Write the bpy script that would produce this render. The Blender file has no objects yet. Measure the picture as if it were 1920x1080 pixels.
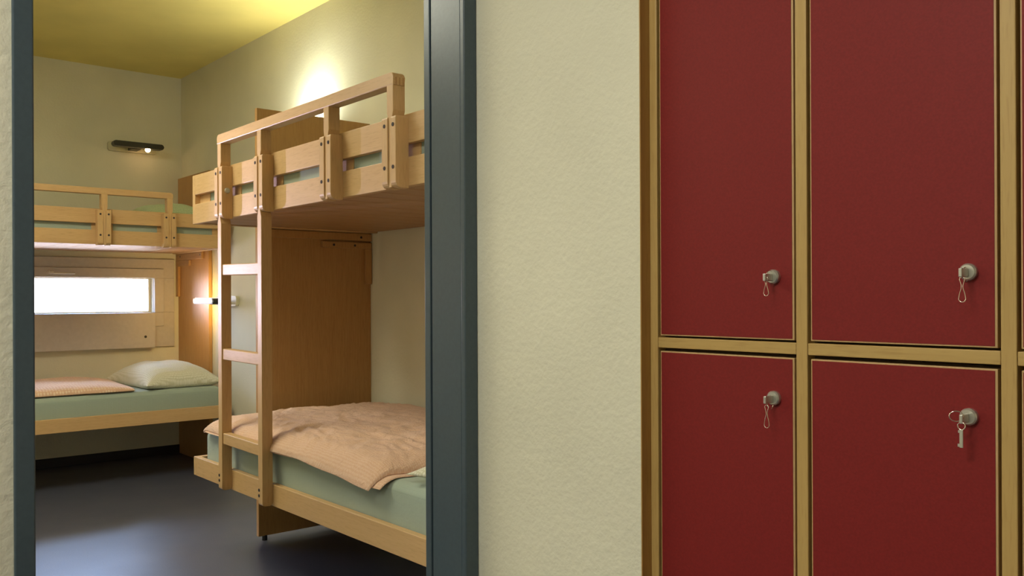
import bpy, bmesh, math, random
from mathutils import Vector, Matrix, noise
random.seed(4)
S = bpy.context.scene
COL = S.collection
PI = math.pi

# ------------------------------------------------------------------ camera
F_PX, CAM_H = 1654.0, 1.10
cam_d = bpy.data.cameras.new('camera')
cam_d.sensor_width = 36.0
cam_d.lens = 36.0 * F_PX / 1920.0
cam_d.shift_y = 18.6 / 1920.0
cam_d.clip_start = 0.02
cam = bpy.data.objects.new('camera', cam_d)
COL.objects.link(cam)
cam.matrix_world = (Matrix.Translation((0, 0, CAM_H)) @ Matrix.Rotation(math.atan2(1654.0, 1410.0), 4, 'Z')
                    @ Matrix.Rotation(PI / 2, 4, 'X') @ Matrix.Rotation(-0.0045, 4, 'Z'))
S.camera = cam

# ------------------------------------------------------------------ view, world, large lights
S.view_settings.view_transform = 'Standard'
S.view_settings.look = 'None'
S.view_settings.gamma = 1.0
S.view_settings.use_curve_mapping = False
S.view_settings.exposure = 0.0

world = bpy.data.worlds.new('overcast_sky')
S.world = world
world.use_nodes = True
wnt = world.node_tree
bg = wnt.nodes['Background']
_tc = wnt.nodes.new('ShaderNodeTexCoord')          # blue sky above, bright sunlit ground below the horizon
_sp = wnt.nodes.new('ShaderNodeSeparateXYZ')
_rp = wnt.nodes.new('ShaderNodeValToRGB')
_rp.color_ramp.elements[0].position, _rp.color_ramp.elements[0].color = 0.51, (0.30, 0.265, 0.28, 1)
_rp.color_ramp.elements[1].position, _rp.color_ramp.elements[1].color = 0.60, (0.42, 0.60, 1.0, 1)
_ma = wnt.nodes.new('ShaderNodeMath')
_ma.operation = 'MULTIPLY_ADD'
_ma.inputs[1].default_value = 0.5
_ma.inputs[2].default_value = 0.5
wnt.links.new(_tc.outputs['Generated'], _sp.inputs[0])
wnt.links.new(_sp.outputs['Z'], _ma.inputs[0])
wnt.links.new(_ma.outputs[0], _rp.inputs['Fac'])
wnt.links.new(_rp.outputs['Color'], bg.inputs['Color'])
bg.inputs['Strength'].default_value = 42.0


def area(name, loc, target, sx, sy, power, color, portal=False):
    d = bpy.data.lights.new(name, 'AREA')
    d.shape = 'RECTANGLE'
    d.size, d.size_y = sx, sy
    d.energy = power
    d.color = color
    o = bpy.data.objects.new(name, d)
    o.location = loc
    o.rotation_euler = (Vector(target) - Vector(loc)).to_track_quat('-Z', 'Y').to_euler()
    COL.objects.link(o)
    if portal:
        d.cycles.is_portal = True
    return o


# corridor ceiling light (outside the frame), unseen fill light for the bedroom, under its ceiling
area('corridor_ceiling_light', (-0.65, -0.95, 2.62), (-0.75, -0.25, 0), 0.8, 0.4, 37, (1.0, 0.98, 0.90))
area('bedroom_fill_light', (-3.7, 0.25, 2.60), (-3.7, 0.25, 0), 1.1, 1.1, 44, (1.0, 0.97, 0.78))
# daylight entering through the strip window of the bedroom
area('window_daylight_portal', (-6.50, 0.90, 1.13), (0, 0.90, 1.13), 2.40, 0.24, 1, (1, 1, 1), portal=True)
area('window_daylight', (-7.05, -0.50, 0.98), (-3.2, 1.36, 1.5), 0.15, 0.24, 440, (0.80, 0.70, 1.0))


# ------------------------------------------------------------------ materials
def new_mat(name):
    m = bpy.data.materials.new(name)
    m.use_nodes = True
    nt = m.node_tree
    b = nt.nodes['Principled BSDF']
    return m, nt, b


def N(nt, t, **kw):
    n = nt.nodes.new(t)
    for k, v in kw.items():
        if k in n.inputs:
            n.inputs[k].default_value = v
        else:
            setattr(n, k, v)
    return n


def ramp(nt, stops):
    r = nt.nodes.new('ShaderNodeValToRGB')
    e = r.color_ramp.elements
    e[0].position, e[0].color = stops[0][0], (*stops[0][1], 1)
    e[1].position, e[1].color = stops[-1][0], (*stops[-1][1], 1)
    for p, c in stops[1:-1]:
        x = e.new(p)
        x.color = (*c, 1)
    return r


def coords(nt, scale=(1, 1, 1), out='Object'):
    tc = nt.nodes.new('ShaderNodeTexCoord')
    mp = nt.nodes.new('ShaderNodeMapping')
    mp.inputs['Scale'].default_value = scale
    nt.links.new(tc.outputs[out], mp.inputs['Vector'])
    return mp.outputs['Vector']


def plaster(name, col, bump=0.5, scale=90.0, var=0.05, dist=0.002):
    m, nt, b = new_mat(name)
    v = coords(nt)
    n1 = N(nt, 'ShaderNodeTexNoise', Scale=scale, Detail=5.0, Roughness=0.55)
    n2 = N(nt, 'ShaderNodeTexNoise', Scale=2.2, Detail=3.0)
    nt.links.new(v, n1.inputs['Vector'])
    nt.links.new(v, n2.inputs['Vector'])
    hi = tuple(min(1, c * (1 + var)) for c in col)
    lo = tuple(c * (1 - var) for c in col)
    r = ramp(nt, [(0.35, lo), (0.65, hi)])
    nt.links.new(n2.outputs['Fac'], r.inputs['Fac'])
    nt.links.new(r.outputs['Color'], b.inputs['Base Color'])
    bp = N(nt, 'ShaderNodeBump', Strength=bump, Distance=dist)
    nt.links.new(n1.outputs['Fac'], bp.inputs['Height'])
    nt.links.new(bp.outputs['Normal'], b.inputs['Normal'])
    b.inputs['Roughness'].default_value = 0.9
    return m


def wood(name, axis, light, dark, rough=0.44, freq=1.0):
    m, nt, b = new_mat(name)
    sc = [34.0 * freq] * 3
    sc['xyz'.index(axis)] = 1.6 * freq
    v = coords(nt, sc)
    n1 = N(nt, 'ShaderNodeTexNoise', Scale=1.6, Detail=6.0, Roughness=0.6, Distortion=0.4)
    nt.links.new(v, n1.inputs['Vector'])
    sc2 = [260.0] * 3
    sc2['xyz'.index(axis)] = 22.0
    v2 = coords(nt, sc2)
    n2 = N(nt, 'ShaderNodeTexNoise', Scale=1.0, Detail=2.0)
    nt.links.new(v2, n2.inputs['Vector'])
    r = ramp(nt, [(0.3, dark), (0.7, light)])
    nt.links.new(n1.outputs['Fac'], r.inputs['Fac'])
    r2 = ramp(nt, [(0.30, (0.80, 0.74, 0.66)), (0.48, (1, 1, 1))])
    nt.links.new(n2.outputs['Fac'], r2.inputs['Fac'])
    mx = nt.nodes.new('ShaderNodeMix')
    mx.data_type = 'RGBA'
    mx.blend_type = 'MULTIPLY'
    mx.inputs[0].default_value = 0.55
    nt.links.new(r.outputs['Color'], mx.inputs[6])
    nt.links.new(r2.outputs['Color'], mx.inputs[7])
    nt.links.new(mx.outputs[2], b.inputs['Base Color'])
    b.inputs['Roughness'].default_value = rough
    return m


def plain(name, col, rough=0.5, metal=0.0, noise_amt=0.04, scale=40, bump=0.0):
    m, nt, b = new_mat(name)
    v = coords(nt)
    n1 = N(nt, 'ShaderNodeTexNoise', Scale=float(scale), Detail=3.0)
    nt.links.new(v, n1.inputs['Vector'])
    r = ramp(nt, [(0.3, tuple(c * (1 - noise_amt) for c in col)), (0.7, tuple(min(1, c * (1 + noise_amt)) for c in col))])
    nt.links.new(n1.outputs['Fac'], r.inputs['Fac'])
    nt.links.new(r.outputs['Color'], b.inputs['Base Color'])
    b.inputs['Roughness'].default_value = rough
    b.inputs['Metallic'].default_value = metal
    if bump:
        bp = N(nt, 'ShaderNodeBump', Strength=bump, Distance=0.001)
        nt.links.new(n1.outputs['Fac'], bp.inputs['Height'])
        nt.links.new(bp.outputs['Normal'], b.inputs['Normal'])
    return m


def fabric(name, c1, c2, scale=150.0, mixw=0.5, bump=0.3):
    m, nt, b = new_mat(name)
    v = coords(nt)
    vo = N(nt, 'ShaderNodeTexVoronoi', Scale=scale)
    vo.inputs['Randomness'].default_value = 0.25
    vo.voronoi_dimensions = '2D'
    nt.links.new(v, vo.inputs['Vector'])
    r = ramp(nt, [(0.25, c2), (mixw, c1)])
    nt.links.new(vo.outputs['Distance'], r.inputs['Fac'])
    nt.links.new(r.outputs['Color'], b.inputs['Base Color'])
    n1 = N(nt, 'ShaderNodeTexNoise', Scale=45.0, Detail=5.0, Roughness=0.65, Distortion=0.6)
    nt.links.new(v, n1.inputs['Vector'])
    bp = N(nt, 'ShaderNodeBump', Strength=bump, Distance=0.006)
    nt.links.new(n1.outputs['Fac'], bp.inputs['Height'])
    nt.links.new(bp.outputs['Normal'], b.inputs['Normal'])
    b.inputs['Roughness'].default_value = 0.9
    b.inputs['Sheen Weight'].default_value = 0.15
    return m


def emit(name, col, strength):
    m, nt, b = new_mat(name)
    b.inputs['Base Color'].default_value = (0.9, 0.9, 0.85, 1)
    b.inputs['Emission Color'].default_value = (*col, 1)
    b.inputs['Emission Strength'].default_value = strength
    return m


def glass_mat():
    m = bpy.data.materials.new('window_glass')
    m.use_nodes = True
    nt = m.node_tree
    nt.nodes.clear()
    out = nt.nodes.new('ShaderNodeOutputMaterial')
    mix = nt.nodes.new('ShaderNodeMixShader')
    tr = nt.nodes.new('ShaderNodeBsdfTransparent')
    gl = nt.nodes.new('ShaderNodeBsdfGlossy')
    gl.inputs['Roughness'].default_value = 0.02
    fr = nt.nodes.new('ShaderNodeFresnel')
    nt.links.new(fr.outputs[0], mix.inputs[0])
    nt.links.new(tr.outputs[0], mix.inputs[1])
    nt.links.new(gl.outputs[0], mix.inputs[2])
    nt.links.new(mix.outputs[0], out.inputs[0])
    return m


BL, BD = (0.67, 0.44, 0.205), (0.61, 0.385, 0.17)
M = dict(
    wall_cor=plaster('corridor_plaster', (0.79, 0.76, 0.59), bump=0.55, scale=70, dist=0.004),
    wall_room=plaster('bedroom_plaster', (0.76, 0.72, 0.56), bump=0.35, scale=80, dist=0.003),
    ceil=plaster('yellow_ceiling_paint', (0.87, 0.71, 0.24), bump=0.25, scale=80),
    ceil_w=plaster('white_ceiling_paint', (0.80, 0.79, 0.70), bump=0.25, scale=80),
    bx=wood('beech_grain_lengthwise', 'x', BL, BD),
    by=wood('beech_grain_across', 'y', BL, BD),
    bz=wood('beech_grain_upright', 'z', BL, BD),
    panel=wood('beech_veneer_board', 'z', (0.54, 0.305, 0.11), (0.47, 0.25, 0.085), rough=0.36, freq=2.2),
    slat=wood('slat_wood', 'y', (0.50, 0.30, 0.13), (0.40, 0.22, 0.09), rough=0.5),
    lockx=wood('locker_beech_crosswise', 'x', (0.56, 0.37, 0.125), (0.50, 0.32, 0.10)),
    lockz=wood('locker_beech_upright', 'z', (0.56, 0.37, 0.125), (0.50, 0.32, 0.10)),
    locks=wood('locker_beech_shaded', 'z', (0.44, 0.25, 0.065), (0.38, 0.205, 0.05)),  # darker copy of the locker beech, shade of the reveal in its colour
    edge=wood('locker_door_edging', 'z', (0.62, 0.41, 0.19), (0.54, 0.35, 0.15)),
    red=plain('red_laminate', (0.22, 0.0165, 0.0155), rough=0.55, noise_amt=0.08, scale=300, bump=0.10),
    darkgap=plain('dark_locker_shade', (0.09, 0.05, 0.02), rough=0.9),  # dark colour in place of the shade in the door gaps
    steel=plain('brushed_nickel', (0.62, 0.61, 0.54), rough=0.32, metal=0.75),
    wire=plain('bright_wire', (0.85, 0.78, 0.68), rough=0.18, metal=1.0),
    frame=plain('blue_grey_paint', (0.062, 0.090, 0.108), rough=0.32, noise_amt=0.06, scale=120, bump=0.12),
    floor=None,
    base=plain('dark_skirting', (0.012, 0.010, 0.014), rough=0.5),
    screw=plain('dark_screw_steel', (0.06, 0.05, 0.055), rough=0.35, metal=0.6),
    black=plain('black_plastic', (0.015, 0.014, 0.013), rough=0.4),
    lampdark=plain('dark_lamp_metal', (0.035, 0.032, 0.022), rough=0.4, metal=0.3),
    lampwhite=plain('cream_lamp_metal', (0.62, 0.58, 0.40), rough=0.4),
    winframe=plain('window_board_paint', (0.56, 0.52, 0.47), rough=0.5),
    mattress=fabric('sage_green_mattress_cover', (0.33, 0.40, 0.32), (0.37, 0.44, 0.36), scale=500, bump=0.18),
    duvet_near=fabric('peach_crumpled_cotton', (0.74, 0.47, 0.31), (0.80, 0.56, 0.40), scale=150, mixw=0.40, bump=0.9),
    duvet=fabric('peach_checked_cotton', (0.74, 0.47, 0.31), (0.84, 0.64, 0.47), scale=62, mixw=0.36, bump=0.5),
    pillow=fabric('cream_patterned_cotton', (0.62, 0.60, 0.42), (0.78, 0.76, 0.62), scale=110, mixw=0.45, bump=0.25),
    gpillow=fabric('green_patterned_cotton', (0.40, 0.50, 0.28), (0.58, 0.66, 0.42), scale=110, mixw=0.45, bump=0.25),
    glow=emit('warm_bulb_glow', (1.0, 0.62, 0.28), 30.0),
    tube=emit('white_lamp_tube', (1.0, 0.94, 0.80), 1.1),
    glass=glass_mat(),
)


def floor_mat():
    m, nt, b = new_mat('grey_linoleum_daylit')
    v = coords(nt)
    n1 = N(nt, 'ShaderNodeTexNoise', Scale=220.0, Detail=4.0, Roughness=0.7)
    n2 = N(nt, 'ShaderNodeTexNoise', Scale=3.0, Detail=3.0)
    nt.links.new(v, n1.inputs['Vector'])
    nt.links.new(v, n2.inputs['Vector'])
    r = ramp(nt, [(0.3, (0.060, 0.064, 0.090)), (0.7, (0.096, 0.102, 0.142))])  # blue of the daylight sheen mixed into the grey base colour
    nt.links.new(n1.outputs['Fac'], r.inputs['Fac'])
    nt.links.new(r.outputs['Color'], b.inputs['Base Color'])
    rr = ramp(nt, [(0.3, (0.34,) * 3), (0.7, (0.40,) * 3)])
    nt.links.new(n2.outputs['Fac'], rr.inputs['Fac'])
    nt.links.new(rr.outputs['Color'], b.inputs['Roughness'])
    return m


M['floor'] = floor_mat()
M['red'].node_tree.nodes['Principled BSDF'].inputs['Specular IOR Level'].default_value = 0.25


# ------------------------------------------------------------------ mesh helpers
def add_box(bm, x0, x1, y0, y1, z0, z1, bev=0.0, seg=2, mi=0):
    c = [bm.verts.new((x, y, z)) for z in (z0, z1) for y in (y0, y1) for x in (x0, x1)]
    fs = [bm.faces.new([c[i] for i in f]) for f in
          ((0, 2, 3, 1), (4, 5, 7, 6), (0, 1, 5, 4), (2, 6, 7, 3), (0, 4, 6, 2), (1, 3, 7, 5))]
    for f in fs:
        f.material_index = mi
    if bev > 0:
        es = list({e for f in fs for e in f.edges})
        r = bmesh.ops.bevel(bm, geom=es, offset=bev, segments=seg, profile=0.5, affect='EDGES')
        for f in r['faces']:
            f.material_index = mi
    return fs


def add_prism(bm, pts, axis, a0, a1, bev=0.0, mi=0):
    """pts: closed 2-D outline; axis: the direction it is extruded along."""
    def P(p, a):
        if axis == 'x':
            return (a, p[0], p[1])
        if axis == 'y':
            return (p[0], a, p[1])
        return (p[0], p[1], a)
    v0 = [bm.verts.new(P(p, a0)) for p in pts]
    v1 = [bm.verts.new(P(p, a1)) for p in pts]
    n = len(pts)
    fs = [bm.faces.new(v0), bm.faces.new(list(reversed(v1)))]
    for i in range(n):
        fs.append(bm.faces.new([v0[i], v1[i], v1[(i + 1) % n], v0[(i + 1) % n]]))
    for f in fs:
        f.material_index = mi
    if bev > 0:
        es = list({e for f in fs[:2] for e in f.edges})
        bmesh.ops.bevel(bm, geom=es, offset=bev, segments=2, profile=0.5, affect='EDGES')
    bmesh.ops.recalc_face_normals(bm, faces=bm.faces)


def add_cyl(bm, p0, p1, r, n=16, r2=None, mi=0):
    p0, p1 = Vector(p0), Vector(p1)
    d = p1 - p0
    q = d.to_track_quat('Z', 'Y').to_matrix().to_4x4()
    r2 = r if r2 is None else r2
    mat = Matrix.Translation((p0 + p1) / 2) @ q
    res = bmesh.ops.create_cone(bm, cap_ends=True, segments=n, radius1=r, radius2=r2, depth=d.length, matrix=mat)
    for v in res['verts']:
        for f in v.link_faces:
            f.material_index = mi


def bevel_x_edges(bm, test, off, seg=5):
    es = [e for e in bm.edges if abs(e.verts[0].co.x - e.verts[1].co.x) > 0.004
          and abs(e.verts[0].co.z - e.verts[1].co.z) < 1e-5 and abs(e.verts[0].co.y - e.verts[1].co.y) < 1e-5 and test((e.verts[0].co + e.verts[1].co) / 2)]
    bmesh.ops.bevel(bm, geom=es, offset=off, segments=seg, profile=0.5, affect='EDGES')


def add_tube(bm, pts, r, n=8, closed=False):
    pts = [Vector(p) for p in pts]
    rings = []
    L = len(pts)
    up = Vector((0.13, 0.97, 0.2))
    for i, p in enumerate(pts):
        a = pts[(i - 1) % L] if (closed or i > 0) else p
        b = pts[(i + 1) % L] if (closed or i < L - 1) else p
        t = (b - a).normalized()
        u = t.cross(up).normalized()
        w = t.cross(u)
        rings.append([bm.verts.new(p + r * (math.cos(k * 2 * PI / n) * u + math.sin(k * 2 * PI / n) * w)) for k in range(n)])
    for i in range(L if closed else L - 1):
        A, B = rings[i], rings[(i + 1) % L]
        for k in range(n):
            bm.faces.new([A[k], A[(k + 1) % n], B[(k + 1) % n], B[k]])
    if not closed:
        bm.faces.new(rings[0])
        bm.faces.new(list(reversed(rings[-1])))
    bmesh.ops.recalc_face_normals(bm, faces=bm.faces)


def make(name, bm, mat, parent=None, smooth=False, label=None):
    me = bpy.data.meshes.new(name)
    bm.to_mesh(me)
    bm.free()
    for mm in (mat if isinstance(mat, (list, tuple)) else [mat]):
        me.materials.append(mm)
    if smooth:
        for p in me.polygons:
            p.use_smooth = True
    o = bpy.data.objects.new(name, me)
    COL.objects.link(o)
    if parent:
        o.parent = parent
    if label:
        o['label'] = label
    return o


def boxo(name, mat, parent, x0, x1, y0, y1, z0, z1, bev=0.002, label=None):
    bm = bmesh.new()
    add_box(bm, min(x0, x1), max(x0, x1), min(y0, y1), max(y0, y1), z0, z1, bev)
    return make(name, bm, mat, parent, label=label)


def thing(name, label, cat, loc=(0, 0, 0), rotz=0.0, group=None):
    o = bpy.data.objects.new(name, None)
    o.empty_display_size = 0.05
    COL.objects.link(o)
    o.location = loc
    o.rotation_euler = (0, 0, rotz)
    return tag(o, label, cat, group)


def tag(o, label, cat, group=None):
    o['label'] = label
    o['category'] = cat
    if group:
        o['group'] = group
    return o


def struct(name, bm, mat, parent=None):
    o = make(name, bm, mat, parent)
    if not parent:
        o['kind'] = 'structure'
    return o


def dup(root, loc, rotz, label=None):
    r = root.copy()
    COL.objects.link(r)
    r.location = loc
    r.rotation_euler = (0, 0, rotz)
    if label:
        r['label'] = label
    for ch in list(root.children):
        c = ch.copy()
        COL.objects.link(c)
        c.parent = r
        for g in list(ch.children):
            d = g.copy()
            COL.objects.link(d)
            d.parent = c
    return r


# ------------------------------------------------------------------ the setting
XW, YB, ZC = -6.37, 2.31, 2.687        # window wall, back wall, ceiling
XD0, XD1 = -1.59, -1.735               # doorway wall, corridor face and bedroom face
YL, YR = 0.338, 1.211                  # door opening
YW, YF = 1.248, 1.272                  # corridor wall with lockers, locker fronts
YFRONT = -0.95                         # bedroom wall out of view
W1 = (-0.27, 2.105, 1.010, 1.250)       # low strip window: y0, y1, z0, z1

bm = bmesh.new()
add_box(bm, XW - 0.2, 2.6, -2.0, YB + 0.15, -0.10, 0.0)
struct('floor', bm, M['floor'])

bm = bmesh.new()
add_box(bm, XW - 0.2, XD1 + 0.02, YFRONT - 0.12, YB + 0.15, ZC, ZC + 0.12)
struct('ceiling', bm, M['ceil'])
bm = bmesh.new()
add_box(bm, XD1 + 0.02, 2.6, -2.0, YB + 0.15, ZC, ZC + 0.12)
struct('ceiling', bm, M['ceil_w'])

bm = bmesh.new()    # window wall with its two openings
xa, xb = XW - 0.20, XW
add_box(bm, xa, xb, YFRONT - 0.12, W1[0], 0, ZC)
add_box(bm, xa, xb, W1[0], W1[1], 0, W1[2])
add_box(bm, xa, xb, W1[0], W1[1], W1[3], ZC)
add_box(bm, xa, xb, W1[1], YB + 0.15, 0, ZC)
struct('wall_window_side', bm, M['wall_room'])

bm = bmesh.new()
add_box(bm, XW, XD1, YB, YB + 0.15, 0, ZC)
struct('wall_back', bm, M['wall_room'])
bm = bmesh.new()
add_box(bm, XW, XD1, YFRONT - 0.12, YFRONT, 0, ZC)
struct('wall_front', bm, M['wall_room'])

bm = bmesh.new()    # wall holding the doorway; corridor face at XD0
add_box(bm, XD1 + 0.001, XD0, -2.0, YL - 0.031, 0, ZC)
add_box(bm, XD1 + 0.001, XD0, YL - 0.031, YR + 0.036, 2.095, ZC)
add_box(bm, XD1 + 0.001, XD0, YR + 0.036, YB + 0.15, 0, ZC)
struct('wall_doorway', bm, M['wall_cor'])

LX0, LX1, LZ0, LZ1 = -1.095, 0.159, 0.06, 2.02     # locker niche
bm = bmesh.new()
add_box(bm, XD0, LX0, YW, YW + 0.12, 0, ZC)
add_box(bm, LX0, LX1, YW, YW + 0.12, LZ1, ZC)
add_box(bm, LX0, LX1, YW, YW + 0.12, 0, LZ0)
add_box(bm, LX1, 2.6, YW, YW + 0.12, 0, ZC)
wl = struct('wall_locker_side', bm, M['wall_cor'])
bm = bmesh.new()
add_box(bm, 2.45, 2.6, -2.0, YW, 0, ZC)
struct('wall_corridor_end', bm, M['wall_cor'])
bm = bmesh.new()
add_box(bm, XD0, 2.45, -2.0, -1.88, 0, ZC)
struct('wall_corridor_front', bm, M['wall_cor'])

for nm, b in (('baseboard_window_side', (XW, XW + 0.012, YFRONT, YB)), ('baseboard_back', (XW, XD1, YB - 0.012, YB))):
    bm = bmesh.new()
    add_box(bm, b[0], b[1], b[2], b[3], 0, 0.062, 0.002)
    struct(nm, bm, M['base'])

# door frame: casing, lining and stop in blue-grey paint
door = bpy.data.objects.new('door_1', None)
COL.objects.link(door)
door['kind'] = 'structure'
door.location = (XD0, (YL + YR) / 2, 0)
oy = -(YL + YR) / 2


def dbox(name, *a, bev=0.003):
    bm = bmesh.new()
    x0, x1, y0, y1, z0, z1 = a
    add_box(bm, x0 - XD0, x1 - XD0, y0 + oy, y1 + oy, z0, z1, bev, 3)
    return make(name, bm, M['frame'], door)


dbox('door_casing', XD0 - 0.01, XD0 + 0.006, YR, YR + 0.0365, 0, 2.09)
dbox('door_casing', XD0 - 0.01, XD0 + 0.006, YL - 0.031, YL, 0, 2.09)
dbox('door_casing', XD0 - 0.01, XD0 + 0.006, YL, YR, 2.055, 2.09)
dbox('door_lining', -1.7145, XD0 - 0.01, YR + 0.001, YR + 0.030, 0, 2.06, bev=0.002)
dbox('door_lining', -1.7145, XD0 - 0.01, YL - 0.030, YL - 0.001, 0, 2.06, bev=0.002)
dbox('door_lining', -1.7145, XD0 - 0.01, YL, YR, 2.056, 2.085, bev=0.002)
dbox('door_stop', -1.742, -1.7195, YR - 0.0005, YR + 0.030, 0, 2.06, bev=0.002)
dbox('door_stop', -1.742, -1.7195, YL - 0.030, YL - 0.004, 0, 2.06, bev=0.002)
dbox('door_stop', -1.742, -1.7195, YL, YR, 2.056, 2.085, bev=0.002)


# windows ------------------------------------------------------------------
def frame_ring(bm, xa, xb, o, i, bev=0.003):
    """ring between outer (y0,y1,z0,z1) and inner rectangle, without overlaps"""
    add_box(bm, xa, xb, o[0], o[1], i[3], o[3], bev)
    add_box(bm, xa, xb, o[0], o[1], o[2], i[2], bev)
    add_box(bm, xa, xb, o[0], i[0], i[2], i[3], bev)
    add_box(bm, xa, xb, i[1], o[1], i[2], i[3], bev)


win = bpy.data.objects.new('window_1', None)
COL.objects.link(win)
win['kind'] = 'structure'
win.location = (XW, 0, 0)
bm = bmesh.new()
frame_ring(bm, 0.0005, 0.020, (-0.44, 2.25, 0.768, 1.385), (W1[0] - 0.0, W1[1] + 0.0, W1[2], W1[3]))
make('window_surround', bm, M['winframe'], win)
bm = bmesh.new()
frame_ring(bm, 0.021, 0.038, (-0.36, 2.171, 0.913, 1.315), (W1[0], W1[1] + 0.002, W1[2], W1[3]))
make('window_casement', bm, M['winframe'], win)
bm = bmesh.new()
add_box(bm, 0.039, 0.062, -0.30, 2.103, 0.764, 1.008, 0.004)
fl = make('window_flap', bm, M['winframe'], win)
bm = bmesh.new()
add_cyl(bm, (0.0615, 2.035, 0.842), (0.064, 2.035, 0.842), 0.009)
make('finger_hole', bm, M['lampdark'], fl)
bm = bmesh.new()
add_box(bm, -0.055, -0.049, W1[0], W1[1], W1[2], W1[3])
make('window_pane', bm, M['glass'], win)
bm = bmesh.new()
frame_ring(bm, -0.07, -0.035, (W1[0], W1[1], W1[2], W1[3]), (W1[0] + 0.012, W1[1] - 0.018, W1[2] + 0.008, W1[3] - 0.006), 0.001)
make('glazing_frame', bm, M['lampwhite'], win)
bm = bmesh.new()
add_cyl(bm, (0.038, 1.435, 1.283), (0.062, 1.435, 1.283), 0.010)
add_box(bm, 0.056, 0.068, 1.455, 1.585, 1.270, 1.282, 0.003)
add_box(bm, 0.056, 0.068, 1.43, 1.458, 1.272, 1.290, 0.003)
make('window_handle', bm, M['steel'], win)


# ------------------------------------------------------------------ bunk bed
# local frame: x runs 0 (pillow end) to -2 (ladder end), y = 0 at the front boards, + towards the wall
BW = 0.90
POSTS = (-1.615, -1.254, -0.760, -0.388)
PF, PBK = -0.042, -0.0005       # post depth range


def rounded(pts, r, which, n=5):
    """round chosen corners (index set) of a polygon"""
    out = []
    L = len(pts)
    for i, p in enumerate(pts):
        if i not in which:
            out.append(p)
            continue
        a, b, c = Vector(pts[i - 1]), Vector(p), Vector(pts[(i + 1) % L])
        d0, d1 = (a - b).normalized(), (c - b).normalized()
        ang = d0.angle(d1)
        dist = r / math.tan(ang / 2)
        cen = b + (d0 + d1).normalized() * (r / math.sin(ang / 2))
        s, e = b + d0 * dist - cen, b + d1 * dist - cen
        tot = s.angle(e)
        for k in range(n + 1):
            t = k / n
            v = (math.sin((1 - t) * tot) * s + math.sin(t * tot) * e) / math.sin(tot)
            out.append(tuple(cen + v))
    return out


def post_outline(c, z0, z1, neck=True):
    w, nw = 0.017, 0.007
    if z0 < 1.2:
        left = [(c - w, z0), (c - w, 1.395), (c - nw, 1.42), (c - nw, 1.60), (c - w, 1.635), (c - w, z1)]
        right = [(c + w, z1), (c + w, 1.635), (c + nw, 1.60), (c + nw, 1.42), (c + w, 1.395), (c + w, z0)]
    else:
        left = [(c - nw, z0), (c - nw, 1.60), (c - w, 1.635), (c - w, z1)]
        right = [(c + w, z1), (c + w, 1.635), (c + nw, 1.60), (c + nw, z0)]
    return left + right


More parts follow.
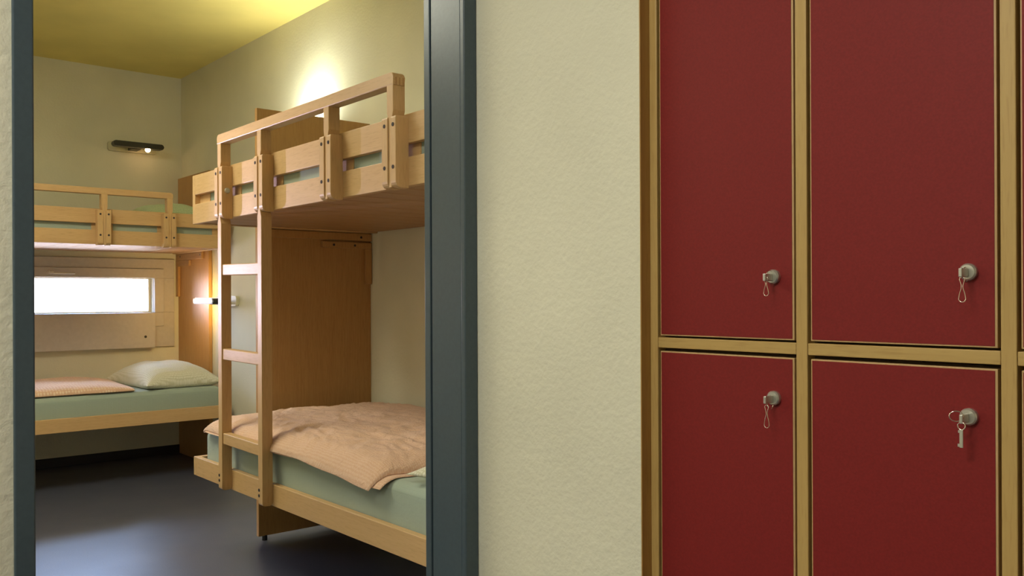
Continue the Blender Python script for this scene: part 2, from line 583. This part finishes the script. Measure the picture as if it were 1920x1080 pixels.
def build_bunk(loc, rotz, label):
    t = thing('bunk_bed', label, 'bed', loc, rotz, None)
    # upper box
    boxo('upper_side_board', M['bx'], t, -1.972, -0.0, 0, 0.022, 1.542, 1.626)
    boxo('upper_side_board', M['bx'], t, -1.972, -0.0, 0, 0.022, 1.420, 1.503)
    boxo('upper_end_rail', M['by'], t, -2.0, -1.972, 0, BW, 1.420, 1.626)
    boxo('upper_end_rail', M['by'], t, -0.045, -0.022, 0.022, BW, 1.420, 1.626)
    boxo('upper_back_rail', M['bx'], t, -1.972, -0.045, BW - 0.02, BW, 1.440, 1.626)
    # spacer blocks between the two front boards
    for c in POSTS:
        boxo('spacer_block', M['bx'], t, c - 0.055, c + 0.062, 0.0225, 0.038, 1.503, 1.542, 0.0)
    for a, b in ((-1.972, -1.865), (-0.105, 0.0)):
        boxo('spacer_block', M['bx'], t, a, b, 0.0225, 0.038, 1.503, 1.542, 0.0)
    # lower box
    boxo('lower_side_rail', M['bx'], t, -1.972, -0.0, 0, 0.024, 0.353, 0.431)
    boxo('lower_end_rail', M['by'], t, -2.0, -1.972, 0, BW, 0.353, 0.431)
    boxo('lower_end_rail', M['by'], t, -0.045, -0.022, 0.024, BW, 0.353, 0.431)
    boxo('lower_back_rail', M['bx'], t, -1.972, -0.045, BW - 0.02, BW, 0.353, 0.431)
    # slats
    first = None
    for lv, z in (('upper_slat', 1.424), ('lower_slat', 0.372)):
        for k in range(15):
            x = -1.965 + k * 0.1275
            if first is None:
                bm = bmesh.new()
                add_box(bm, 0, 0.1235, 0.0225, BW - 0.0205, 0, 0.016, 0.0015)
                s = first = make(lv, bm, M['slat'], t)
            else:
                s = first.copy()
                s.name = lv
                COL.objects.link(s)
                s.parent = t
            s.location = (x, 0, z)
    # guard rail: posts, the first two run down as ladder stiles
    for i, c in enumerate(POSTS):
        bm = bmesh.new()
        ladder = i < 2
        pts = post_outline(c, 0.356 if ladder else 1.416, 1.712)
        add_prism(bm, pts, 'y', PF + 0.002, PBK)
        bevel_x_edges(bm, lambda p: p.z < 0.5, 0.012)
        bmesh.ops.bevel(bm, geom=[e for e in bm.edges if e.calc_length() > 0.05 and abs((e.verts[0].co.y + e.verts[1].co.y) / 2 - PF - 0.002) < 1e-4], offset=0.002, segments=2, profile=0.5, affect='EDGES')
        p = make('ladder_stile' if ladder else 'guard_post', bm, M['bz'], t)
        if ladder:
            for z in (0.392, 0.412):
                bm = bmesh.new()
                add_cyl(bm, (c - 0.010, PF + 0.0025, z), (c - 0.010, PF + 0.0005, z), 0.0058, 14)
                make('screw', bm, M['screw'], p)
        for sgn, (a, b) in ((-1, (-0.039, -0.0078)), (1, (0.0078, 0.035))):
            bm = bmesh.new()
            add_box(bm, c + a, c + b, -0.044, -0.0005, 1.413, 1.617)
            bevel_x_edges(bm, lambda p: p.z < 1.5 and p.y < -0.03, 0.020)
            bevel_x_edges(bm, lambda p: p.z > 1.6 and p.y < -0.03, 0.006, 2)
            bmesh.ops.bevel(bm, geom=[e for e in bm.edges if abs(e.verts[0].co.x - e.verts[1].co.x) < 1e-5 and (e.verts[0].co.y + e.verts[1].co.y) / 2 < -0.008], offset=0.0018, segments=2, profile=0.5, affect='EDGES')
            cl = make('post_cleat', bm, M['bz'], t)
            for z in (1.592, 1.472):
                bm = bmesh.new()
                m_ = c + (a + b) / 2
                add_cyl(bm, (m_, -0.0430, z), (m_, -0.0452, z), 0.0058, 14)
                make('screw', bm, M['screw'], cl)
            if i == 0 and sgn == 1:
                bm = bmesh.new()
                add_cyl(bm, (c + b - 0.001, -0.022, 1.522), (c + b + 0.006, -0.022, 1.522), 0.012, 20, 0.009)
                make('bolt_head', bm, M['steel'], cl, smooth=False)
    bm = bmesh.new()
    xa, xb = POSTS[0] - 0.019, POSTS[3] + 0.019
    out = rounded([(xa, 1.706), (xb, 1.706), (xb, 1.742), (xa, 1.742)], 0.013, {2, 3})
    add_prism(bm, out, 'y', PF + 0.001, PBK, 0.003)
    g = make('guard_rail', bm, M['bx'], t)
    bm = bmesh.new()
    for yy in (-0.033, -0.021, -0.009):
        add_box(bm, xb - 0.006, xb + 0.0004, yy, yy + 0.004, 1.7065, 1.728)
    make('finger_joint', bm, M['panel'], g)
    # rungs
    mid = (POSTS[0] + POSTS[1]) / 2
    half = (POSTS[1] - POSTS[0]) / 2 - 0.0175
    for z in (0.556, 0.884, 1.212):
        bm = bmesh.new()
        add_box(bm, -half, half, PF + 0.006, PBK - 0.004, -0.0215, 0.0215, 0.003)
        r = make('ladder_rung', bm, M['bx'], t)
        r.location = (mid, 0, z)
        r.rotation_euler = (0, 0.014, 0)
    # panel at the ladder end, set back from the front, with its battens and foot
    pn = boxo('end_panel', M['panel'], t, -2.067, -2.045, 0.311, BW + 0.004, 0.022, 1.967, 0.0015)
    for n_, b in (('support_batten', (0.36, BW, 1.383, 1.4185)), ('support_batten', (0.63, BW, 1.345, 1.374)),
                  ('support_batten', (0.868, BW, 1.171, 1.344))):
        boxo(n_, M['panel'], t, -2.0445, -2.027, b[0], b[1], b[2], b[3], 0.0015)
    boxo('panel_spacer', M['by'], t, -2.0445, -2.0005, 0.38, BW - 0.02, 0.357, 0.430, 0.001)
    boxo('panel_spacer', M['by'], t, -2.0445, -2.0005, 0.33, BW - 0.02, 1.421, 1.60, 0.001)
    bm = bmesh.new()
    add_cyl(bm, (-2.056, 0.345, 0.0), (-2.056, 0.345, 0.024), 0.012, 16)
    make('panel_foot', bm, M['black'], pn)
    bm = bmesh.new()
    add_cyl(bm, (-2.056, 0.86, 0.0), (-2.056, 0.86, 0.024), 0.012, 16)
    make('panel_foot', bm, M['black'], pn)
    return t


near = build_bunk((-1.745, 1.405, 0), 0.0, 'beech bunk bed with ladder beside the doorway frame, peach duvet on its lower bunk')
far = dup(near, (-5.42, 2.27, 0), PI / 2, 'beech bunk bed across the far wall, its lower bunk under the strip window')
# pillow-end panels (the far one stands against the back wall, so it is deeper)
boxo('end_panel', M['panel'], near, -0.0215, -0.0035, 0.311, BW, 0.0, 1.967, 0.0015)
hp = boxo('end_panel', M['panel'], far, 0.014, 0.037, 0.385, 0.948, 0.0, 1.964, 0.0015)
boxo('support_batten', M['slat'], far, -0.004, 0.0135, 0.465, 0.945, 1.376, 1.428, 0.0015)
boxo('support_batten', M['slat'], far, -0.004, 0.0135, 0.70, 0.945, 1.335, 1.374, 0.0015)
boxo('support_batten', M['panel'], far, -0.004, 0.0135, 0.905, 0.945, 1.12, 1.334, 0.0015)
boxo('panel_spacer', M['bx'], far, -0.0215, 0.0135, 0.40, 0.88, 0.357, 0.430, 0.001)
for yy, zz in ((0.49, 1.402), (0.86, 1.402)):
    bm = bmesh.new()
    add_cyl(bm, (-0.0035, yy, zz), (-0.0055, yy, zz), 0.006, 12)
    make('screw', bm, M['screw'], far)
for yy, zz in ((0.84, 1.400), (0.69, 1.359), (0.805, 1.359)):
    bm = bmesh.new()
    add_cyl(bm, (-2.0275, yy, zz), (-2.0255, yy, zz), 0.006, 12)
    make('screw', bm, M['screw'], near)


# ------------------------------------------------------------------ bedding
def mattress(name, label, loc, rotz, z0, z1, length=1.90, width=0.855, x_end=-1.945):
    bm = bmesh.new()
    x0, x1 = x_end, x_end + length
    y0, y1 = 0.026, 0.026 + width * 0.995
    add_box(bm, x0, x1, y0, min(y1, BW - 0.022), z0, z1, 0.038, 5)
    bmesh.ops.triangulate(bm, faces=bm.faces)
    bmesh.ops.subdivide_edges(bm, edges=[e for e in bm.edges if e.calc_length() > 0.2], cuts=3, use_grid_fill=True)
    for v in bm.verts:
        p = v.co
        n = noise.noise(Vector((p.x * 5, p.y * 5, p.z * 5 + z0)))
        if p.z > z0 + 0.05:
            v.co.z += 0.004 * n
    o = make(name, bm, M['mattress'], None, smooth=True)
    o.location = loc
    o.rotation_euler = (0, 0, rotz)
    return tag(o, label, 'mattress')


NL, FL = (-1.745, 1.405, 0), (-5.42, 2.27, 0)
mattress('mattress', 'sage green mattress under the peach duvet, lower bunk beside the doorway', NL, 0, 0.389, 0.560)
mattress('mattress', 'sage green mattress seen between the upper boards of the bunk with the ladder', NL, 0, 1.441, 1.585)
mattress('mattress', 'sage green mattress under the cream pillow, lower bunk below the strip window', FL, PI / 2, 0.389, 0.553)
mattress('mattress', 'sage green mattress in the upper bunk above the strip window', FL, PI / 2, 1.441, 1.585)


def cloth_slab(bm, corners, lower, thick, nx=90, ny=60, wr=0.008, seed=0.0, edge=0.010, px=3.2):
    """corners: (x0,y0) at s=0,t=0; (s=1,t=0); (s=1,t=1); (s=0,t=1). Closed soft slab lying on lower(x,y)."""
    A, B, C, D = [Vector(c) for c in corners]
    top, bot = [], []
    for j in range(ny + 1):
        rt, rb = [], []
        tt = j / ny
        for i in range(nx + 1):
            s = i / nx
            ss = 0.5 - 0.5 * math.cos(PI * s) if True else s
            t = 0.5 - 0.5 * math.cos(PI * tt)
            ss = 0.6 * ss + 0.4 * s
            t = 0.6 * t + 0.4 * tt
            p = (A * (1 - ss) + B * ss) * (1 - t) + (D * (1 - ss) + C * ss) * t
            # softly waving outline
            wv = 0.010 * noise.noise(Vector((p.x * 5 + seed, p.y * 5, 1.7)))
            x, y = p.x + wv, p.y + wv * 0.8
            es = max(0.0, 1 - abs(2 * ss - 1) ** (px * 3))
            et = max(0.0, 1 - abs(2 * t - 1) ** (px * 2.0))
            prof = (es * et) ** 0.6
            w1 = noise.noise(Vector((x * 3.2 + seed, y * 5.5, seed)))
            w2 = noise.noise(Vector((x * 9 + seed + 3 * w1, y * 16 + 2 * w1, seed + 4)))
            w3 = noise.noise(Vector((x * 26 + seed + 2 * w1, y * 40 + 2 * w2, seed + 9))) + 0.8 * (0.4 - abs(noise.noise(Vector((x * 14 + 3 * w2, y * 8 - 2 * w1, seed + 5)))))
            h = thick(x, y) * prof * (1 + 0.18 * w1) + (1 - abs(w2)) * wr * prof + w3 * wr * 0.35 * prof
            lo = lower(x, y)
            border = i in (0, nx) or j in (0, ny)
            rt.append(bm.verts.new((x, y, lo + edge * (0.55 if border else 1.0) + h)))
            rb.append(rt[-1] if False else bm.verts.new((x, y, lo + (edge * 0.35 if border else 0.0))))
        top.append(rt)
        bot.append(rb)
    for j in range(ny):
        for i in range(nx):
            bm.faces.new([top[j][i], top[j][i + 1], top[j + 1][i + 1], top[j + 1][i]])
            bm.faces.new([bot[j][i], bot[j + 1][i], bot[j + 1][i + 1], bot[j][i + 1]])
    for i in range(nx):
        bm.faces.new([bot[0][i], bot[0][i + 1], top[0][i + 1], top[0][i]])
        bm.faces.new([bot[ny][i + 1], bot[ny][i], top[ny][i], top[ny][i + 1]])
    for j in range(ny):
        bm.faces.new([bot[j + 1][0], bot[j][0], top[j][0], top[j + 1][0]])
        bm.faces.new([bot[j][nx], bot[j + 1][nx], top[j + 1][nx], top[j][nx]])
    bmesh.ops.recalc_face_normals(bm, faces=bm.faces)


def near_lower(x, y):
    z = 0.5635
    over = max(0.0, 1.462 - y)
    z -= 3.2 * over * over * (1.0 + 1.7 * max(0.0, min(1.0, (x + 2.75) / 0.45)))
    if x < -3.60:
        z -= 6.0 * (-3.60 - x) ** 2
    return max(z, 0.50)


bm = bmesh.new()
cloth_slab(bm, [(-3.635, 1.405), (-2.300, 1.388), (-1.99, 2.25), (-3.60, 2.25)], near_lower,
           lambda x, y: 0.040 + 0.022 * math.exp(-((x + 2.9) / 0.6) ** 2) * math.exp(-((y - 1.9) / 0.35) ** 2), nx=170, ny=110, wr=0.016, seed=2.0)
o = make('duvet', bm, M['duvet_near'], None, smooth=True)
nd = o
bm = bmesh.new()
cloth_slab(bm, [(-3.628, 1.3965), (-2.255, 1.402), (-2.05, 2.20), (-3.60, 2.20)], lambda x, y: near_lower(x, y) - 0.0045,
           lambda x, y: 0.0, nx=70, ny=40, wr=0.0, seed=3.4, edge=0.006)
u = make('folded_underside', bm, M['duvet_near'], nd, smooth=True)
tag(o, 'rumpled peach duvet hanging over the edge of the lower bunk beside the doorway', 'duvet')

bm = bmesh.new()
cloth_slab(bm, [(-5.455, 0.42), (-6.22, 0.42), (-6.22, 1.76), (-5.455, 1.70)], lambda x, y: 0.556,
           lambda x, y: 0.042, nx=60, ny=90, wr=0.004, seed=7.0, px=2.2)
o = make('duvet', bm, M['duvet'], None, smooth=True)
tag(o, 'flat peach duvet on the lower bunk below the strip window', 'duvet')


def pillow(label, mat, loc, sx, sy, h, rot, seed=0.0, n=44, rest=None):
    bm = bmesh.new()
    rows = {1: [], -1: []}
    for sg in (1, -1):
        for j in range(n + 1):
            r = []
            for i in range(n + 1):
                a, b = 2 * i / n - 1, 2 * j / n - 1
                a, b = math.sin(a * PI / 2), math.sin(b * PI / 2)
                # corners stay pulled out, sides draw in
                x = a * sx * (1 - 0.10 * (1 - b * b) * abs(a) ** 3) * (1 if True else 0)
                y = b * sy * (1 - 0.12 * (1 - a * a) * abs(b) ** 3)
                prof = max(0.0, (1 - abs(a) ** 2.6) * (1 - abs(b) ** 2.6)) ** 0.55
                w = noise.noise(Vector((x * 7 + seed, y * 7, seed + sg)))
                c = noise.noise(Vector((x * 18 + seed, y * 10 + 3 * w, seed)))
                z = sg * prof * h * (0.62 if sg > 0 else 0.38) * (1 + 0.14 * w) + 0.007 * (1 - abs(c)) * prof * sg
                r.append(bm.verts.new((x, y, z)))
            rows[sg].append(r)
    for sg in (1, -1):
        R = rows[sg]
        for j in range(n):
            for i in range(n):
                f = [R[j][i], R[j][i + 1], R[j + 1][i + 1], R[j + 1][i]]
                bm.faces.new(f if sg > 0 else f[::-1])
    bmesh.ops.remove_doubles(bm, verts=bm.verts, dist=0.0006)
    bmesh.ops.recalc_face_normals(bm, faces=bm.faces)
    if rest is not None:
        for v in bm.verts:
            v.co.z = max(v.co.z, rest - loc[2])
    o = make('pillow', bm, mat, None, smooth=True)
    o.location = loc
    o.rotation_euler = rot
    return tag(o, label, 'pillow')


pillow('plump cream patterned pillow on the lower bunk below the strip window', M['pillow'],
       (-5.80, 1.985, 0.581), 0.355, 0.245, 0.185, (0.0, 0.0, 0.05), 1.0, rest=0.556)
pillow('green patterned pillow on the upper bunk above the strip window', M['gpillow'],
       (-5.90, 2.03, 1.614), 0.33, 0.225, 0.17, (0.0, 0.0, 0.0), 5.0, rest=1.589)
pillow('white pillow corner behind the peach duvet, next to the door frame', M['pillow'],
       (-1.995, 1.79, 0.59), 0.19, 0.35, 0.10, (0.0, 0.0, 0.10), 9.0, rest=0.566)


# ------------------------------------------------------------------ reading lamps
def reading_lamp(label, loc, rotz, body, head, lit='bulb'):
    """local: wall plate in the xz plane at y=0, head stands out towards -y; x is the length"""
    t = thing('reading_lamp', label, 'lamp', loc, rotz, 'wall reading lamps')
    bm = bmesh.new()
    pts = rounded([(-0.16, -0.032), (0.16, -0.032), (0.16, 0.032), (-0.16, 0.032)], 0.015, {0, 1, 2, 3})
    add_prism(bm, pts, 'y', -0.022, -0.0005, 0.003)
    make('wall_plate', bm, body, t)
    bm = bmesh.new()
    add_box(bm, -0.03, 0.03, -0.115, -0.020, -0.022, 0.0, 0.003)
    make('lamp_arm', bm, head, t)
    bm = bmesh.new()
    pts = rounded([(-0.165, -0.018), (0.165, -0.018), (0.165, 0.018), (-0.165, 0.018)], 0.014, {0, 1, 2, 3})
    add_prism(bm, pts, 'y', -0.172, -0.112, 0.005)
    hd = make('lamp_head', bm, head, t)
    if lit == 'bulb':
        bm = bmesh.new()
        bmesh.ops.create_uvsphere(bm, u_segments=16, v_segments=10, radius=0.017, matrix=Matrix.Translation((0.062, -0.150, -0.024)))
        make('lamp_bulb', bm, M['glow'], hd, smooth=True)
    return t, hd


l1, h1 = reading_lamp('dark wall reading lamp with a small glowing bulb, above the upper far bunk',
                      (XW, 1.965, 2.150), -PI / 2, M['lampwhite'], M['lampdark'])
# plate faces +x: rotate so local -y -> +x
l1.rotation_euler = (0, 0, PI / 2)
l2, h2 = reading_lamp('lit reading lamp on the back wall above the cream pillow', (-5.53, YB, 1.088), 0.0, M['lampwhite'], M['lampdark'], 'tube')
bm = bmesh.new()
pts = rounded([(-0.157, -0.012), (0.150, -0.012), (0.150, 0.016), (-0.157, 0.016)], 0.012, {0, 1, 2, 3})
add_prism(bm, pts, 'y', -0.176, -0.1725, 0.001)
add_box(bm, -0.15, 0.145, -0.165, -0.118, 0.0185, 0.0215, 0.001)
make('lamp_diffuser', bm, M['tube'], h2)
l3, h3 = reading_lamp('lit uplight on the back wall, mostly hidden behind the tall panel of the ladder bunk',
                      (-4.33, YB, 1.985), 0.0, M['lampwhite'], M['lampdark'], 'tube')
bm = bmesh.new()
add_box(bm, -0.15, 0.15, -0.165, -0.118, 0.0185, 0.0215, 0.001)
make('lamp_diffuser', bm, M['tube'], h3)
# the light these lamps give
area('uplight_glow', (-4.33, YB - 0.110, 2.012), (-4.33, YB - 0.03, 2.6), 0.12, 0.03, 6.0, (0.94, 1.0, 0.84))
for zz, tz in ((1.116, 1.30), (1.058, 0.90)):
    g = area('reading_lamp_glow', (-5.66, YB - 0.150, zz), (-6.05, YB - 0.03, tz), 0.10, 0.03, 0.75, (1.0, 0.66, 0.24))
    g.data.spread = math.radians(125)


# ------------------------------------------------------------------ lockers
PITCH = 0.3085
NCOL = 4
ZR0, ZR1 = 1.0065, 1.0255
lk = thing('locker_cabinet', 'built-in beech locker cabinet with red doors recessed in the corridor wall', 'locker',
           ((LX0 + LX1) / 2, YF, LZ0))
lo = Vector((-(LX0 + LX1) / 2, -YF, -LZ0))


def lbox(name, mat, x0, x1, y0, y1, z0, z1, bev=0.0012, parent=lk, label=None):
    bm = bmesh.new()
    add_box(bm, x0 + lo.x, x1 + lo.x, y0 + lo.y, y1 + lo.y, z0 + lo.z, z1 + lo.z, bev)
    return make(name, bm, mat, parent, label=label)


# casing that lines the niche, carcass and fronts
lbox('niche_lining', M['locks'], LX0 + 0.0003, LX0 + 0.0028, YW - 0.001, YF + 0.02, LZ0 + 0.001, LZ1 - 0.001, 0.0)
lbox('carcass_back', M['darkgap'], LX0 + 0.003, LX1 - 0.003, YF + 0.40, YF + 0.41, LZ0 + 0.002, LZ1 - 0.002, 0.0)
S0 = -1.0955 + 0.0028     # left edge of the first stile front
zb, zt = LZ0 + 0.06, LZ1 - 0.022
lbox('plinth', M['lockx'], LX0 + 0.003, LX1 - 0.003, YF + 0.001, YF + 0.02, LZ0 + 0.001, zb, 0.001)
lbox('top_rail', M['lockx'], LX0 + 0.003, LX1 - 0.003, YF, YF + 0.40, zt, LZ1 - 0.001, 0.001)
stx = []
for k in range(NCOL + 1):
    x0 = -1.0945 + k * PITCH if k else LX0 + 0.003
    x1 = -1.0745 + k * PITCH
    x1 = min(x1, LX1 - 0.003)
    stx.append((x0, x1))
    lbox('upright', M['lockz'], x0, x1, YF, YF + 0.40, zb, zt)
locks = []
for k in range(NCOL):
    xa, xb = stx[k][1], stx[k + 1][0]
    lbox('shelf_rail', M['lockx'], xa + 0.0005, xb - 0.0005, YF + 0.0006, YF + 0.39, ZR0, ZR1)
    for row in (0, 1):
        z0, z1 = ((ZR1 + 0.0035, zt - 0.003) if row == 0 else (zb + 0.003, ZR0 - 0.006))
        da, db = xa + 0.0045, xb - 0.0050
        bm = bmesh.new()
        add_box(bm, da + lo.x, db + lo.x, YF + 0.003 + lo.y, YF + 0.021 + lo.y, z0 + lo.z, z1 + lo.z, 0.0009)
        d = make('locker_door', bm, M['edge'], lk)
        e = 0.0024
        bm = bmesh.new()
        add_box(bm, da + e + lo.x, db - e - 0.0008 + lo.x, YF + 0.0022 + lo.y, YF + 0.0031 + lo.y, z0 + e + lo.z, z1 - e + lo.z, 0.0003)
        make('red_laminate_face', bm, M['red'], d)
        # dark sheet behind the door edges, standing in for the gap shadow
        lbox('gap_shade_sheet', M['darkgap'], xa + 0.0003, xb - 0.0003, YF + 0.022, YF + 0.026, z0 - 0.003, z1 + 0.003, 0.0)
        kx, kz = xb - 0.041, (1.133 if row == 0 else 0.933)
        bm = bmesh.new()
        cx, cy, cz = kx + lo.x, YF + 0.0022 + lo.y, kz + lo.z
        add_cyl(bm, (cx, cy, cz), (cx, cy - 0.006, cz), 0.0118, 28)
        add_cyl(bm, (cx, cy - 0.006, cz), (cx, cy - 0.0085, cz), 0.0118, 28, 0.0098)
        make('lock_cylinder', bm, M['steel'], d)
        bm = bmesh.new()
        add_box(bm, cx - 0.0024, cx + 0.0024, cy - 0.0300, cy - 0.0085, cz - 0.0075, cz + 0.0050, 0.0012)
        make('lock_lever', bm, M['steel'], d)
        locks.append((k, row, kx, YF + 0.0022, kz))


def hook_path(cx, cy, top, wid, ln, n=10):
    """open wire loop: narrow neck with a small eye on top and a long drop-shaped loop below"""
    P = []
    for i in range(n + 1):                       # small upper eye
        a = PI * (i / n)
        P.append((cx + wid * 0.75 * math.cos(a), cy, top - 0.0035 + 0.0035 * math.sin(a)))
    P.append((cx - 0.0010, cy, top - ln * 0.38))
    P.append((cx - wid * 0.75, cy, top - ln * 0.66))
    for i in range(n + 1):                       # lower bow
        a = PI + PI * (i / n)
        P.append((cx + wid * math.cos(a), cy, top - ln + wid + wid * math.sin(a)))
    P.append((cx + wid * 0.75, cy, top - ln * 0.66))
    P.append((cx + 0.0010, cy, top - ln * 0.38))
    return P


def dense(P, k=4):
    P = [Vector(p) for p in P]
    out = []
    L = len(P)
    for i in range(L):
        p0, p1, p2, p3 = P[i - 1], P[i], P[(i + 1) % L], P[(i + 2) % L]
        for j in range(k):
            t = j / k
            out.append(0.5 * ((2 * p1) + (p2 - p0) * t + (2 * p0 - 5 * p1 + 4 * p2 - p3) * t * t + (3 * p1 - p0 - 3 * p2 + p3) * t ** 3))
    return out


hook_lab = {(0, 0): 'wire snap hook hanging from the upper lock of the narrower-looking left red door',
            (0, 1): 'wire snap hook hanging from the lower lock of the left red door column',
            (1, 0): 'wire snap hook hanging from the upper lock of the middle red door column'}
for k, row, kx, ky, kz in locks:
    y = ky - 0.0245
    if (k, row) in hook_lab:
        dz, ln = {(0, 0): (-0.0005, 0.031), (0, 1): (-0.010, 0.037), (1, 0): (-0.0075, 0.034)}[(k, row)]
        hx = kx + 0.0005
        t = thing('key_hook', hook_lab[(k, row)], 'key hook', (hx, y, kz + dz), 0.0, None)
        bm = bmesh.new()
        add_tube(bm, dense(hook_path(0, 0, 0, 0.0046, ln)), 0.00065, 6, True)
        make('wire_loop', bm, M['wire'], t, smooth=True)
        bm = bmesh.new()      # ring through the lever
        add_tube(bm, [(0, 0.0105 + 0.0090 * math.cos(a * PI / 12), 0.0035 + (abs(dz) * 0.5 + 0.0065) * math.sin(a * PI / 12)) for a in range(24)], 0.0007, 6, True)
        make('split_ring', bm, M['wire'], t, smooth=True)
    elif (k, row) == (1, 1):
        t = thing('key_ring', 'key on wire rings hanging from the lower lock of the middle red door column', 'key', (kx, y, kz - 0.004))
        bm = bmesh.new()
        add_tube(bm, [(-0.0055 + 0.0078 * math.cos(a * PI / 12), -0.006 + 0.004 * math.cos(a * PI / 12), 0.0065 + 0.0070 * math.sin(a * PI / 12)) for a in range(24)], 0.0008, 6, True)
        make('split_ring', bm, M['wire'], t, smooth=True)
        bm = bmesh.new()
        add_tube(bm, [(0.0005 + 0.0050 * math.cos(a * PI / 12), -0.004, -0.0065 + 0.0050 * math.sin(a * PI / 12)) for a in range(24)], 0.0009, 6, True)
        make('key_bow', bm, M['wire'], t, smooth=True)
        bm = bmesh.new()
        add_box(bm, -0.0022, 0.0026, -0.0050, -0.0032, -0.036, -0.0112, 0.0005)
        add_box(bm, -0.0046, -0.0015, -0.0048, -0.0034, -0.035, -0.031, 0.0003)
        add_box(bm, -0.0040, -0.0015, -0.0048, -0.0034, -0.016, -0.0125, 0.0003)
        make('key_blade', bm, M['steel'], t)
